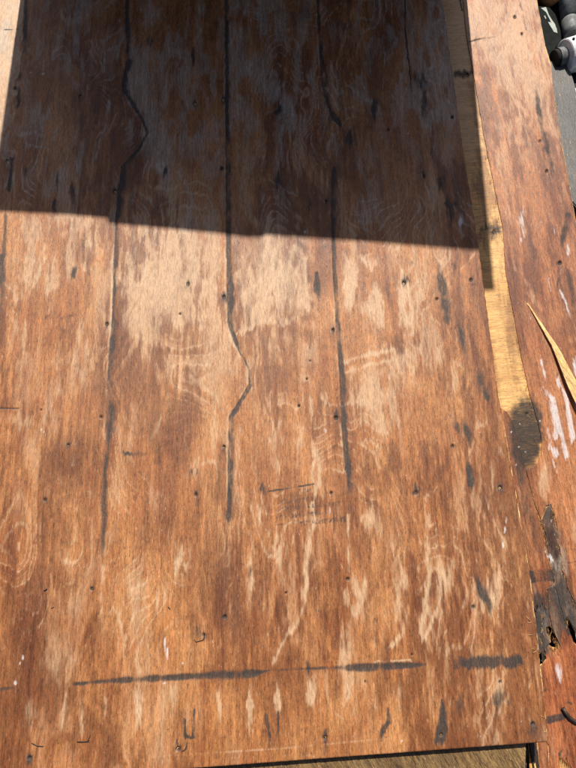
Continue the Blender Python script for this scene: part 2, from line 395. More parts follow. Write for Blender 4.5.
def paint_big(s):
    D, P, W, Br, G = 'dark', 'pale', 'white', 'brown', 'grey'
    X, Y = s.x, s.y
    # --- overall tone: paler middle, browner margins and foot
    f1 = fbm(X * .018, Y * .006, 21, 4); f2 = fbm(X * .03, Y * .010, 33, 4); f3 = fbm(X * .012, Y * .012, 44, 3)
    pale_mid = .42 * np.exp(-((X - 225) / 150) ** 2 - ((Y - 290) / 110) ** 2) + .2 * np.exp(-((X - 260) / 190) ** 2 - ((Y - 480) / 190) ** 2) + .06
    s._put(P, slice(None), np.clip(pale_mid + (f2 - .5) * .8, 0, .7))
    s._put(Br, slice(None), np.clip((f1 - .42) * 1.5, 0, .6) + .4 * sstep(395, 490, X + (f3 - .5) * 120) + .22 * sstep(400, 640, Y) * sstep(.3, .6, f3) + .25 * sstep(150, 20, X) * sstep(330, 480, Y))
    s._put(G, slice(None), (.2 + .42 * sstep(.42, .7, fbm(X * .03, Y * .012, 71, 4))) * sstep(275, 150, Y))  # grey film; its even base dulls the shaded area in the colour
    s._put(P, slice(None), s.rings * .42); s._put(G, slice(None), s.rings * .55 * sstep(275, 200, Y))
    # --- seams: dark battens' edges with a step sideways
    s.line(D, [(127, -40, 2), (127, 0, 2), (128, 35, 3), (129, 60, 3.6), (125, 74, 2.4), (124, 88, 3), (133, 104, 1.8), (143, 120, 1.4), (148, 133, .9, .7), (141, 146, 1.2, .8),
               (132, 157, 2), (124, 166, 2.4), (122, 186, 4), (120, 202, 3.4), (118, 216, 2.6)], .95, .5, dig=.0012)
    s.line(D, [(118, 214, 2.4), (117, 240, 2.6), (116, 262, 2.2), (115.5, 285, 2.2), (114, 305, 1.4, .8), (114, 322, 2.8), (112, 350, 2.8), (110, 378, 2.6), (110.5, 396, 3.6),
               (111, 418, 4.4), (108.5, 446, 3), (105, 472, 2), (104, 495, 2.8), (104, 518, 3), (103, 545, 2.6), (100, 562, 1.2, .3)], .8, .8, dig=.001)
    s.line(Br, [(97, 540, 2), (92, 575, 2), (85, 612, 1.5, .4)], .6)
    s.line(P, [(111, 260, 1.3), (112, 290, 1.2), (104, 430, 1.3), (104, 455, 1.3)], .7)
    s.line(P, [(103, 565, 2), (101, 600, 2.6), (103, 640, 2, .5)], .6)
    s.line(D, [(226, -40, 2), (226.5, 0, 2), (227, 90, 2.2), (227, 125, 2), (228.5, 150, 3), (229, 185, 3), (229, 235, 2.4)], .95, .45, fib=1, dig=.0014)
    s.line(D, [(229, 235, 2), (229.5, 262, 2.2), (231, 285, 3.2), (231, 305, 3), (230, 322, 2.6), (233, 333, 2.4), (237, 343, 2), (240, 352, 1.6, .8), (245, 360, 1.2, .6), (250, 371, 1.1, .6), (250, 381, 1.4, .8)], .9, .4, fib=1, dig=.0013)
    s.line(D, [(249, 379, 1.4, .8), (250.5, 386, 2), (240, 403, 2.2), (231.5, 417, 2.4), (231, 440, 3), (231, 470, 2.8), (230, 498, 2.5), (229, 518, 3), (229, 527, 1.2, .5)], .9, .4, fib=1, dig=.0013)
    s.line(P, [(227, 310, 1.4), (228, 330, 1.5), (234, 345, 1.5), (243, 354, 1.4), (249, 368, 1.5), (248, 379, 1.2)], .75)
    s.line(P, [(224.5, 250, 1.2), (225.5, 300, 1.4)], .7); s.line(P, [(227, 430, 1), (227.5, 500, 1)], .6)
    s.line(D, [(316, -30, 2.4), (318, 5, 2.4), (320, 25, 1.4), (322, 60, 1), (325, 74, 3.6), (324, 85, 4.4), (328, 103, 2.6), (333, 115, 3), (340, 125, 1.3), (343, 131, .7, .5)], .95, .5, dig=.001)
    s.line(D, [(334.5, 167, 1.6), (333, 184, 3.4), (333, 206, 3.4), (334, 234, 2.4), (335, 262, 1.4, .7), (336.5, 290, 1.5, .8), (338, 318, 1.6), (339.5, 336, 2.2), (341, 352, 2.2),
               (343, 376, 2.2), (344, 396, 3.3), (345, 424, 2.2), (347, 446, 2.3), (349, 470, 2.8), (350.5, 486, 3.8), (351, 493, 2, .6)], .88, .5, dig=.0011)
    s.line(P, [(340, 425, 1.2), (344, 455, 1.2), (346, 485, 1)], .7); s.line(P, [(334, 285, 1), (335, 320, 1)], .6)
    s.line(D, [(404, -20, .7), (405, 30, .8), (408, 56, .8), (411.5, 92, .6)], 1, .4, fib=0, dig=.002)
    for a in ([(355, 0), (360, 28), (367, 52)], [(379, 0), (381, 28), (385, 58), (383, 88)], [(365, 60), (361, 78), (364, 88)], [(104, 42), (105, 60), (100, 72), (88, 85), (86, 100)]):
        s.line(G, [(x, y, .9) for x, y in a], .9)
    for sp, o in (([(127, -40), (128, 35), (129, 60), (124.5, 76), (124, 88), (133, 104), (143, 120), (148, 133), (141, 146), (132, 157), (123, 166), (120, 190), (117.5, 216), (115.5, 262), (114.5, 290), (113, 322), (110.5, 352), (109, 380)], -1),
                  ([(226.5, -40), (226.5, 0), (227, 90), (227, 125), (227.5, 185), (228, 262), (228.5, 300), (229, 320), (232, 333), (236, 343), (241, 353), (246, 361), (250, 371), (250, 384), (240, 402), (230.5, 417), (229.5, 450), (229, 500)], -.8),
                  ([(317, -30), (319, 25), (321, 60), (323, 85), (328, 103), (333, 116), (341, 126)], -.6), ([(333, 170), (332.5, 206), (334, 262), (336, 300), (338, 336), (341, 376), (343, 424), (346.5, 470)], -.8)):
        s.line(D, [(x + o, y, .75) for x, y in sp], .8, .6, fib=0, dig=.0016, wob=.35)
        s.line(P, [(x + o - 1.7, y, 1.0) for x, y in sp], .42, .8, fib=1, wob=.35)
    # --- left margin streak
    s.line(D, [(27, -20, 2), (25, 20, 2.3), (24, 54, 2)], .7); s.line(D, [(19.5, 74, 2.6), (18, 106, 2.4)], .85); s.line(D, [(12, 158, 2), (9, 190, 2)], .8)
    s.line(D, [(6, 215, 2), (4, 255, 2.6)], .65); s.line(D, [(1, 258, 4), (1, 280, 5), (0, 310, 3, .4)], .8)
    s.blob(G, 8, 162, 4, 9, .9)
    # --- dark marks in the shaded half
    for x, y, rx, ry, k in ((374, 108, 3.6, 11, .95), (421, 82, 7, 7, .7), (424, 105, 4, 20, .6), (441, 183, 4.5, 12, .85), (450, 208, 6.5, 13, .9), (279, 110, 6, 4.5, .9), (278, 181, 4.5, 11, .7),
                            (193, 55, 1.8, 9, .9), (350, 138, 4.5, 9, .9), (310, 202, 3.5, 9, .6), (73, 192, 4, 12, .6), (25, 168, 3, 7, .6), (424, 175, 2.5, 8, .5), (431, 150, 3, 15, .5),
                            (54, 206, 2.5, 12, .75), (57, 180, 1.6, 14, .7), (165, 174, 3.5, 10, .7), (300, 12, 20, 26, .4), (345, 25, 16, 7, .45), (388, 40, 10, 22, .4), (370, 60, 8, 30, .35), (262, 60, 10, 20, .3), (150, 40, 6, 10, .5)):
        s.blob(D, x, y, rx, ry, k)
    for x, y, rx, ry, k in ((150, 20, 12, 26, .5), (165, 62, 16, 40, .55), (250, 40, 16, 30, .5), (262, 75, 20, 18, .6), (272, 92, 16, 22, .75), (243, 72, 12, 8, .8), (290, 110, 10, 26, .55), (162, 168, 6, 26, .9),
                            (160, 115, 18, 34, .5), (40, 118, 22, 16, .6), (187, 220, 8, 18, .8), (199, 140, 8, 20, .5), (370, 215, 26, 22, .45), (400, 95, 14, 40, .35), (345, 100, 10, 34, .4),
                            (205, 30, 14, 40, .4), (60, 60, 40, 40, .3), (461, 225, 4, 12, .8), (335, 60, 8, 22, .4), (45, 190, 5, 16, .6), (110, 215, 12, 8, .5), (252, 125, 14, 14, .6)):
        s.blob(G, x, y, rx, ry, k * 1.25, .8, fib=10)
    for a in ([(18, 136), (35, 132), (55, 140), (70, 150), (78, 168)], [(30, 145), (48, 148), (60, 160)], [(60, 98), (85, 118), (96, 140), (92, 165)], [(110, 100), (104, 130), (95, 160)], [(178, 172), (189, 190), (196, 215), (198, 230)],
              [(243, 88), (238, 76), (250, 64), (256, 70)], [(198, 0), (200, 20)], [(120, 20), (118, 60)], [(142, 80), (146, 100), (150, 120)]):
        s.line(G, [(x, y, 1.6) for x, y in a], .75, .8, fib=3)
    for x, y, rx, ry in ((183, 112, 8, 7), (150, 245, 8, 6), (120, 95, 16, 30), (352, 26, 10, 5), (243, 50, 8, 16), (95, 110, 6, 10), (55, 10, 12, 8)):
        s.blob(Br, x, y, rx, ry, .5)
    # --- knots and black runs in the lit half
    s.blob(D, 74, 273, 4.2, 9.5, .95, ang=18, fib=2); s.line(D, [(83, 240, 1.4, .6), (82.5, 262, 1.8, .7)], .7); s.line(P, [(87, 240, 1.5), (85, 270, 1.4)], .8)
    s.line(D, [(316, 271, .8), (317, 283, 2.6), (317.5, 290, 3), (319, 302, .9, .5)], .95, .7)
    s.blob(D, 412, 263, 2, 6, .5); s.blob(D, 408, 283, 4, 5, .6); s.blob(D, 404, 282, 3, 4, .8)
    s.line(D, [(437, 262, 2, .4), (441, 280, 4), (445, 300, 5), (446, 318, 4), (447, 328, 1.6, .4)], .85, .8, fib=4)
    s.line(D, [(458, 320, 2, .4), (461, 332, 3.2), (465, 352, 2, .4)], .7, .8); s.line(D, [(477, 366, 2, .4), (482, 382, 5), (487, 398, 3), (488, 404, 1, .4)], .85, .8)
    s.line(D, [(453, 415, 3, .4), (457, 426, 4), (460, 436, 2, .4)], .7, .9); s.line(D, [(464, 420, 3, .5), (468, 434, 4.5), (470, 446, 2, .4)], .75, .9); s.line(D, [(468, 458, 1.5, .4), (469, 470, 3), (471, 484, 3, .8), (472, 490, 1, .3)], .85, .8)
    s.blob(D, 416, 490, 4, 7, .8); s.blob(D, 336, 417, 3, 6, .75); s.blob(D, 454, 268, 3, 8, .5)
    s.line(D, [(0, 408.5, .8), (20, 408.5, .7)], .9, fib=0, dig=.001)
    s.line(D, [(5, 29.5, .7), (18, 29, .6)], .8, fib=0)
    for x, y, L_, k in ((45, 316, 32, .55), (122, 320, 20, .4), (125, 455, 22, .7)):
        s.line(Br if k < .6 else D, [(x, y, 2.4), (x + L_, y + .5, 2, .4)], k, .9, fib=3)
    s.blob(D, 263, 490, 4, 6, .75); s.line(D, [(268, 491.5, 1), (290, 488, 1), (314, 484, .8)], .85, fib=.5); s.line(Br, [(276, 525, .8), (300, 522, .8), (345, 517, .8)], .6, fib=.5); s.blob(Br, 308, 505, 34, 17, .55, .6, ang=-6, fib=1, wob=.2); s.line(D, [(344, 486, .8), (346, 522, .8)], .35, fib=.5)
    # worn, illegible ink stamp
    rr = random.Random(5)
    for row, (y0, xa, xb) in enumerate(((491, 300, 310), (500, 290, 322), (507, 282, 340), (515, 276, 336), (524, 300, 345))):
        x = xa
        while x < xb:
            y = y0 - (x - 300) * .1; h = rr.uniform(1.2, 2.4)
            s.line(D, [(x, y - h, .6), (x + rr.uniform(-.8, 1.2), y + h, .6)], rr.uniform(.35, .7), fib=0)
            s.line(D, [(x, y + rr.uniform(-2, 2), .6), (x + rr.uniform(1, 3), y + rr.uniform(-2, 2), .6)], rr.uniform(.3, .6), fib=0)
            x += rr.uniform(2.4, 5)
    s.line(D, [(284, 500, 2.2), (284, 520, 1.5, .4)], .4, .8)
    for x, y, rx, ry, k in ((192, 471, 1.5, 5, .8), (197, 473, 1.3, 5, .8), (198, 505, 2.5, 10, .55), (250, 572, 2, 9, .5), (198, 630, 3, 8, .6), (204, 634, 2, 8, .7), (308, 666, 3, 10, .7),
                            (498, 700, 12, 16, .6), (459, 705, 4, 18, .5), (533, 732, 7, 16, .55), (30, 760, 2.6, 7, .9), (178, 748, 3.5, 4, .8), (225, 617, 3.5, 6, .55), (196, 493, 2.5, 3, .7), (173, 596, 8, 4, .35),
                            (270, 507, 3, 9, .4), (350, 507, 3, 8, .4), (412, 505, 3, 12, .25), (300, 500, 26, 16, .16)):
        s.blob(D, x, y, rx, ry, k)
    s.line(D, [(476, 578, 3, .5), (483, 592, 5), (490, 606, 4, .8), (494, 614, 2, .3)], .85, .9, fib=5)
    # --- long dark line near the foot and the short band beside it
    s.line(D, [(-6, 690, 2.2), (10, 688, 2, .8), (16, 687.5, 1.2, .3)], .8); s.line(Br, [(13, 687, 1.6), (75, 684, 1.6)], .7)
    s.line(D, [(74, 684, 1.6, .7), (82, 683.5, 1.8), (92, 682, 1.8, .7), (120, 680.5, 3), (145, 679, 3.4), (165, 678, 2.8), (190, 676.5, 2.8), (215, 675, 4), (240, 674.5, 4.4), (256, 673, 3.2), (265, 671.5, 1.2, .6)], 1.3, .5, fib=.9, dig=.0006)
    s.line(D, [(265, 671, .9, .5), (305, 669, 1, .45), (318, 668.5, 1.4, .7), (335, 668, 2.6), (366, 667.5, 4), (392, 666, 3.2), (410, 665.5, 2.8), (425, 664.5, 1.2, .4)], 1.3, .5, fib=.9, dig=.0006)
    s.line(P, [(375, 662, 1.2), (411, 660, 1.2), (413, 665, 1.2)], .8)
    s.poly(D, [(453, 658), (478, 656.5), (500, 656), (523, 655), (523, 666), (500, 668), (475, 669), (454, 670)], 1.0, 1.2); s.poly(D, [(458, 661), (520, 658), (519, 664), (456, 667)], .6, 1.2)
    s.line(D, [(185, 720, 1.3), (185, 738, 2)], .85); s.line(D, [(194, 710, 1.6), (193.5, 738, 2.2)], .95); s.line(D, [(185, 737, 2), (193, 738, 2)], .8)
    s.line(D, [(186, 742, .7), (186, 749, .7), (181, 752, .6)], .7, fib=0)
    s.line(D, [(266, 715, 2, .8), (270, 735, 1.2), (270, 752, .8, .4)], .75); s.line(D, [(278, 712, 1.8), (279, 748, 1.2, .5)], .85)
    s.line(D, [(388, 708, .8), (389, 722, 3), (382, 733, 2.6), (381, 742, 1, .5)], .8, .8); s.line(D, [(325, 731, 2), (325, 740, 2.4), (325, 756, 1.4, .4)], .85)
    s.line(D, [(442, 700, .8), (443, 714, 3), (442, 728, 4.6), (440, 738, 5, .8)], .95, .7, fib=4)
    # --- bleached patches, and the sunlit left sliver painted paler
    s.poly(P, [(233, 215), (306, 215), (303, 250), (306, 285), (309, 316), (299, 313), (295, 318), (286, 325), (274, 322), (262, 321), (254, 327), (246, 329), (240, 334), (236, 330), (244, 318), (240, 300), (236, 270)], .40)
    s.poly(P, [(128, 215), (222, 215), (222, 262), (219, 300), (206, 318), (186, 326), (160, 330), (150, 345), (136, 340), (122, 330), (124, 270)], .26)
    s.poly(P, [(20, 215), (112, 215), (108, 250), (88, 262), (70, 285), (40, 295), (18, 310), (8, 290), (14, 250)], .3)
    s.poly(P, [(395, 350), (412, 352), (420, 385), (410, 420), (385, 440), (360, 430), (348, 400), (345, 372), (370, 364)], .35)
    s.poly(P, [(340, 250), (356, 262), (358, 285), (352, 310), (341, 318)], .5); s.poly(P, [(360, 255), (380, 255), (378, 268), (365, 270)], .5); s.poly(P, [(397, 280), (408, 280), (411, 320), (402, 330), (396, 310)], .5)
    s.poly(P, [(-20, -60), (30, -60), (20, 60), (0, 150), (-20, 180)], 1.0); s.blob(P, 2, 40, 16, 110, .9, .3)  # sunlit sliver beside the shadow, its glare painted as pale wood
    for x, y, rx, ry, k in ((172, 268, 46, 48, .55), (150, 300, 26, 50, .4), (268, 270, 36, 44, .75), (288, 292, 24, 34, .6), (246, 300, 18, 30, .5), (349, 283, 13, 22, .7), (372, 305, 12, 22, .75), (402, 306, 6, 30, .75),
                            (370, 262, 10, 7, .7), (405, 365, 22, 26, .5), (368, 395, 30, 40, .4), (385, 425, 8, 20, .5), (155, 430, 16, 30, .45), (40, 270, 22, 30, .45), (25, 340, 18, 40, .25), (90, 250, 8, 40, .45), (20, 420, 26, 10, .35),
                            (196, 468, 8, 22, .6), (155, 500, 12, 24, .55), (275, 440, 14, 26, .45), (279, 466, 3, 10, .8), (260, 507, 5, 16, .7), (300, 440, 7, 40, .35), (375, 520, 20, 30, .5), (392, 545, 14, 40, .5),
                            (360, 598, 12, 26, .55), (399, 595, 8, 44, .6), (446, 576, 12, 22, .65), (488, 600, 22, 34, .6), (498, 580, 10, 24, .45), (180, 562, 7, 26, .98), (190, 556, 2.5, 22, .7), (157, 602, 2.4, 12, .8),
                            (168, 590, 8, 16, .45), (226, 560, 9, 50, .4), (252, 582, 5, 26, .55), (280, 560, 5, 22, .6), (275, 538, 4, 12, .75), (262, 600, 8, 36, .4), (235, 615, 12, 40, .35), (30, 714, 9, 24, .7), (63, 714, 4.5, 24, .5),
                            (82, 716, 4, 28, .6), (105, 703, 4, 20, .65), (138, 704, 5, 26, .98), (173, 694, 4, 14, .55), (219, 702, 3.6, 26, .98), (250, 706, 4.4, 30, 1), (278, 694, 5, 24, .9), (309, 689, 5, 22, 1), (314, 690, 3, 22, .5),
                            (348, 692, 6, 26, .8), (400, 690, 3, 20, .6), (375, 702, 2, 16, .6), (135, 585, 16, 40, .25), (60, 665, 26, 34, .3), (345, 650, 8, 30, .5), (215, 430, 9, 30, .3), (130, 285, 14, 16, .5),
                            (180, 325, 5, 14, .5), (202, 322, 4, 14, .6), (500, 690, 6, 14, .45), (325, 405, 8, 30, .4), (418, 290, 6, 36, .4), (440, 350, 8, 30, .35), (455, 380, 10, 26, .35)):
        s.blob(P, x, y, rx, ry, k, .9, fib=9)
    for a, w_, k in (([(311, 400), (311, 435), (314, 452), (319, 465), (320, 478), (316, 492), (312, 478), (313, 460)], 1.6, .95), ([(316, 492), (312, 505)], 1.2, .7),
                     ([(312, 505), (316, 520), (310, 540), (307, 572), (304, 608), (296, 624), (284, 640), (276, 656), (272, 668)], 1.7, .85), ([(309, 520), (307, 560), (305, 600)], 3, .6), ([(348, 515), (349, 545), (348, 570)], 1.5, .85),
                     ([(345, 590), (348, 605), (356, 614), (363, 600), (366, 580)], 2.2, .7), ([(400, 560), (406, 580), (408, 605), (403, 632), (392, 646), (384, 650)], 2, .85), ([(428, 515), (427, 545), (430, 575), (426, 605), (422, 632)], 2, .8),
                     ([(436, 530), (441, 570), (441, 600), (433, 622), (424, 640), (420, 632), (424, 600)], 1.6, .85), ([(232, 336), (248, 328), (262, 321), (285, 325), (299, 314), (309, 316), (307, 290), (304, 255)], 1.6, .8),
                     ([(344, 363), (362, 356), (396, 349)], 2, .9), ([(346, 372), (370, 364), (395, 360)], 1.4, .7), ([(396, 350), (410, 352), (414, 385)], 1.6, .7), ([(355, 272), (352, 290), (345, 305)], 2, .7), ([(368, 288), (378, 292), (382, 310), (381, 325)], 2.2, .85),
                     ([(402, 270), (402, 300), (406, 320), (412, 330)], 1.5, .8), ([(407, 288), (412, 312), (413, 335)], 1.1, .9), ([(366, 440), (380, 448), (388, 432), (395, 420)], 1.2, .7), ([(362, 440), (366, 460)], 1.5, .6),
                     ([(82, 320), (78, 345), (73, 365)], 1.4, .55), ([(84, 420), (76, 445), (72, 465)], 1.5, .7), ([(148, 445), (156, 430), (160, 420)], 1.5, .7), ([(183, 445), (190, 428)], 1.3, .7), ([(203, 462), (215, 465), (230, 476)], 2, .6),
                     ([(108, 612), (115, 608), (120, 622), (124, 640)], 1.7, .65), ([(360, 258), (372, 268), (379, 262), (378, 255)], 1.5, .7), ([(260, 655), (262, 640), (272, 626)], 1.2, .5), ([(416, 395), (422, 420)], 1, .6), ([(149, 262), (140, 285)], 1.6, .6), ([(420, 440), (424, 470), (426, 500)], 1.2, .35),
                     ([(505, 440), (519, 505), (526, 550), (534, 620), (543, 690), (548, 742)], 1.3, .0)):
        s.line(P, [(x, y, w_ * 1.5) for x, y in a], k * .95, .95, fib=5)
    # light saw kerf just inside the foot
    s.line(P, [(150, 757, 1.0, .3), (288, 748, 1.0), (390, 738, 1.0, .6)], .5, fib=0)
    # deeper brown stains
    for x, y, rx, ry, k in ((60, 470, 40, 40, .45), (30, 520, 40, 30, .35), (45, 585, 12, 50, .4), (80, 610, 10, 60, .25), (402, 343, 26, 16, .55), (350, 385, 8, 12, .4), (368, 330, 10, 8, .5), (395, 470, 30, 34, .45), (430, 470, 24, 60, .35),
                            (325, 590, 12, 50, .3), (270, 575, 9, 34, .35), (105, 620, 18, 30, .2), (160, 640, 14, 18, .3), (205, 590, 10, 40, .25), (415, 590, 6, 60, .4), (470, 520, 26, 60, .4), (510, 640, 20, 60, .45), (490, 730, 40, 30, .4), (340, 545, 10, 20, .35),
                            (390, 290, 10, 24, .4), (316, 430, 5, 20, .45), (318, 420, 6, 40, .3), (75, 725, 60, 30, .15), (235, 735, 30, 10, .3), (480, 340, 14, 90, .4), (350, 640, 14, 30, .3), (270, 640, 8, 30, .2), (60, 340, 30, 26, .3)):
        s.blob(Br, x, y, rx, ry, k, .95, fib=10)
    # white flecks
    for x, y, rx, ry in ((42, 429, 1.6, 2.4), (44, 432, 1, 1), (23, 658, 1.2, 3), (20, 663, 1, 1.5), (15, 683, 2, 3), (478.5, 432.5, 2.4, .9), (505, 530, 1.6, 6), (503, 545, 1.5, 6), (506, 520, 1, 6), (167, 655, 1.6, 9), (165, 645, 1.2, 10), (325, 430, 3, 5), (169, 75, 1, 1), (408, 133, 1, 1.2),
                         (305, 232, 1.3, 1.8), (417, 228, .9, .9), (31, 72, 2, 1.5), (43, 73, 2, 1.5), (402, 740, 1, 1), (480, 735, 1, .8), (487, 733, .8, .8), (521, 722, 1, 1), (318, 125, .9, .9), (461, 222, 2, 5), (240, 430, 1.4, 8), (145, 275, 1, 6), (183, 664, 2, 1.2), (165, 683, 3, 1.5), (330, 512, 1, 6)):
        s.blob(W, x, y, rx, ry, 1, .5, fib=1)
    s.blob(G, 505, 538, 4, 16, .5)
    # right edge: bare arris
    s.line(G, [(519, 715, 10), (540, 740, 14)], .4, .9)
    # nail pits
    for x, y, r in NAILS1:
        s.line(D, [(x, y - .2, r * 1.25), (x, y + .2, r * 1.25)], 1, .5, fib=0, dig=.0045, wob=0)
        q = (x * 7.3 + y * 3.1) % 1.0; s.blob(D, x + .3, y - .5 + q, r * (1.6 + 1.6 * q), r * (2.2 + 3.5 * q), .35 + .35 * q, .9, fib=2); s.blob(Br, x, y + 3 * q, r * 4, r * 7, .5 * q, .9, fib=3)
        if q > .6: s.blob(P, x - 1.6 * r, y, r * 1.2, r * 3, .6, .8, fib=2)

RE = [(437, -42), (443, 0), (452, 65), (462, 140), (478, 242), (489, 325), (500, 405), (508, 450), (517, 500), (530, 577), (538, 645), (548, 742)]
def re_x(y):
    ys = np.array([p[1] for p in RE]); xs = np.array([p[0] for p in RE]); return np.interp(y, ys, xs)
def build_big():
    st = .0022
    ytop_f = pw(0, -6, Z1)[1]; YT = ytop_f + .62
    # foot line and right line in plan
    a = np.array(pw(548, 742, Z1)[:2]); b0 = np.array(pw(200, 768, Z1)[:2])
    fx = lambda X: a[1] + (X - a[0]) * (b0[1] - a[1]) / (b0[0] - a[0])
    XL = pw(-150, 300, Z1)[0]
    RP = np.array([pw(x, y, Z1)[:2] for x, y in RE])[::-1]                     # from the foot upwards
    sl_ = (RP[-1] - RP[-4]) / (RP[-1, 1] - RP[-4, 1]); RP = np.vstack([RP, RP[-1] + sl_ * (YT - RP[-1, 1])])
    rx = lambda Y: np.interp(Y, RP[:, 1], RP[:, 0])
    xl_f = pw(-6, 0, Z1)[0]; yb = a[1]
    tv = np.r_[np.arange(0, ytop_f - yb, st), np.linspace(ytop_f - yb, YT - yb, 60)]
    wid = a[0] - XL; su = np.r_[np.linspace(0, (xl_f - XL) / wid * .98, 30), np.arange((xl_f - XL) / wid, 1.0, st / wid * 1.02), 1.0]
    nU, nV = len(su), len(tv)
    yr = yb + tv[:, None]
    X = XL + su[None, :] * (rx(yr) - XL)
    off = (fx(X) - yb) * np.clip(1 - tv[:, None] / 1.6, 0, 1)                  # shear so the foot follows its cut
    Y = yr + off
    e = (vn(X * 260, Y * 3, 4) - .5) * .0012; Y[0, :] += e[0]
    ed = (fbm(Y[:, -1] * 55, Y[:, -1] * 0, 12) - .5) * .004; X[:, -1] += ed; X[:, -2] += ed * .6
    co = np.c_[X.ravel(), Y.ravel(), np.full(X.size, Z1)]
    px, py = inv(co[:, 0], co[:, 1], Z1)
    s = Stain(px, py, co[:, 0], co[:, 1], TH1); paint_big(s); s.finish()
    z = -s.dig + (fbm(co[:, 0] * 2.2, co[:, 1] * 1.2, 50, 2) - .5) * .004 + (fbm(co[:, 0] * 30, co[:, 1] * 5, 51, 2) - .5) * .0006
    co[:, 2] += z
    # ease the arris
    Zg = co[:, 2].reshape(nV, nU); Zg[:, -1] -= .0012; Zg[0, :] -= .0010; co[:, 2] = Zg.ravel()
    I = np.arange(nU * nV).reshape(nV, nU)
    q = np.stack([I[:-1, :-1], I[:-1, 1:], I[1:, 1:], I[1:, :-1]], -1).reshape(-1, 4)
    loop = np.concatenate([I[0, :-1], I[:-1, -1], I[-1, :0:-1], I[:0:-1, 0]])
    n0 = len(co); lowv = co[loop].copy(); lowv[:, 2] = Z1 - .0045
    m = len(loop); k = np.arange(m); sk = np.stack([loop, n0 + k, n0 + (k + 1) % m, loop[(k + 1) % m]], -1)
    co = np.vstack([co, lowv])
    for c in s.CH: s.m[c] = np.r_[s.m[c], s.m[c][loop]]
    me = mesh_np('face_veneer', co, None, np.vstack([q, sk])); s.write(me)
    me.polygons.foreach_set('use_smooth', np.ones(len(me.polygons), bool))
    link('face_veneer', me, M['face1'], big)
    # the plies under it, ragged at the right edge
    out = [(XL, fx(XL) - .0)] + [(a[0], a[1])]
    ys = np.linspace(yb, YT, 260)
    for j, (t0, t1, mm, prot) in enumerate(((.0046, .0078, 'inner_e', .0022), (.0080, .0112, 'ply', .0005), (.0114, .0146, 'inner_e', .001), (.0148, .018, 'ply', 0.0))):
        pr = [(XL + .001 * j, fx(XL) + .0015), (a[0] - .004, a[1] + .0015)]
        for y in ys[1:]:
            nz = float(fbm(np.array([y * 42.]), np.array([j * 3.]), 8)[0]) - .45
            pr.append((float(rx(y)) + (prot * (1.0 if y < pw(0, 420, Z1)[1] else .1) + nz * .003), y))
        pr.append((XL + .001 * j, YT))
        prism('ply_layer', pr, Z1 - t1, Z1 - t0, M['splint'] if mm == 'inner_e' else M['ply'], big)
build_big()

def disc_mesh(name, r, h, seg=10):
    bm = bmesh.new(); bmesh.ops.create_cone(bm, cap_ends=True, segments=seg, radius1=r, radius2=r * .8, depth=h)
    for f in bm.faces: f.smooth = len(f.verts) == 4
    me = bpy.data.meshes.new(name); bm.to_mesh(me); bm.free(); return me
nail_me = disc_mesh('nail', .0022, .02); nail_me.materials.append(M['rust'])
def nails(lst, z, parent):
    for x, y, r in lst:
        o = bpy.data.objects.new('nail', nail_me); S.collection.objects.link(o); o.parent = parent
        p = pw(x, y, z); o.location = (p[0], p[1], z - .0142); o.scale = (r * .75, r * .75, 1)
        o.rotation_euler = (random.uniform(-.1, .1), random.uniform(-.1, .1), random.uniform(0, 6))
nails(NAILS1, Z1, big)
def staple(pts, z, parent, r=.0009):
    tube('staple', [pw(x, y, z + h)[:2] + (z + h,) for x, y, h in pts], r, M['wire'], parent, 6)
staple([(31, 742, -.003), (32, 743.5, .0015), (37, 746, .002), (43, 746.5, .002), (43.5, 745, -.003)], Z1, big, .001)
staple([(77, 742, .001), (83, 742, .002), (88, 741.5, .002), (90, 736, .0015), (90.5, 734, -.003)], Z1, big, .001)
staple([(194, 639, -.003), (194.5, 640, .0015), (196, 642, .0015), (203, 640, .0015), (204.5, 637, .001), (204.5, 634, -.003)], Z1, big, .0008)
staple([(44, 591, .0005), (47, 589, .0015)], Z1, big, .0013); staple([(51, 608.5, .0005), (54, 607, .001)], Z1, big, .0007)
staple([(168, 607, .0005), (170, 609, .001)], Z1, big, .001)
staple([(186, 740, -.002), (186.5, 746, .0012), (184, 751, .0012), (181, 752, -.002)], Z1, big, .0006)
# slivers standing off the right arris
for pts in ([(530, 621), (528, 618), (526.5, 616)], [(531, 622), (529, 623), (528, 622)], [(533, 635), (530, 635), (528.5, 634)], [(535, 650), (532, 648), (531, 650)], [(536, 651), (533, 653)], [(535, 645), (537, 644)], [(545, 718), (541, 716)], [(546, 732), (544, 732)]):
    tube('sliver', [pw(x, y, Z1 + .001 + .002 * i)[:2] + (Z1 + .001 + .002 * i,) for i, (x, y) in enumerate(pts)], [.0006 - .0002 * i for i in range(len(pts))], M['splint'], big, 5)

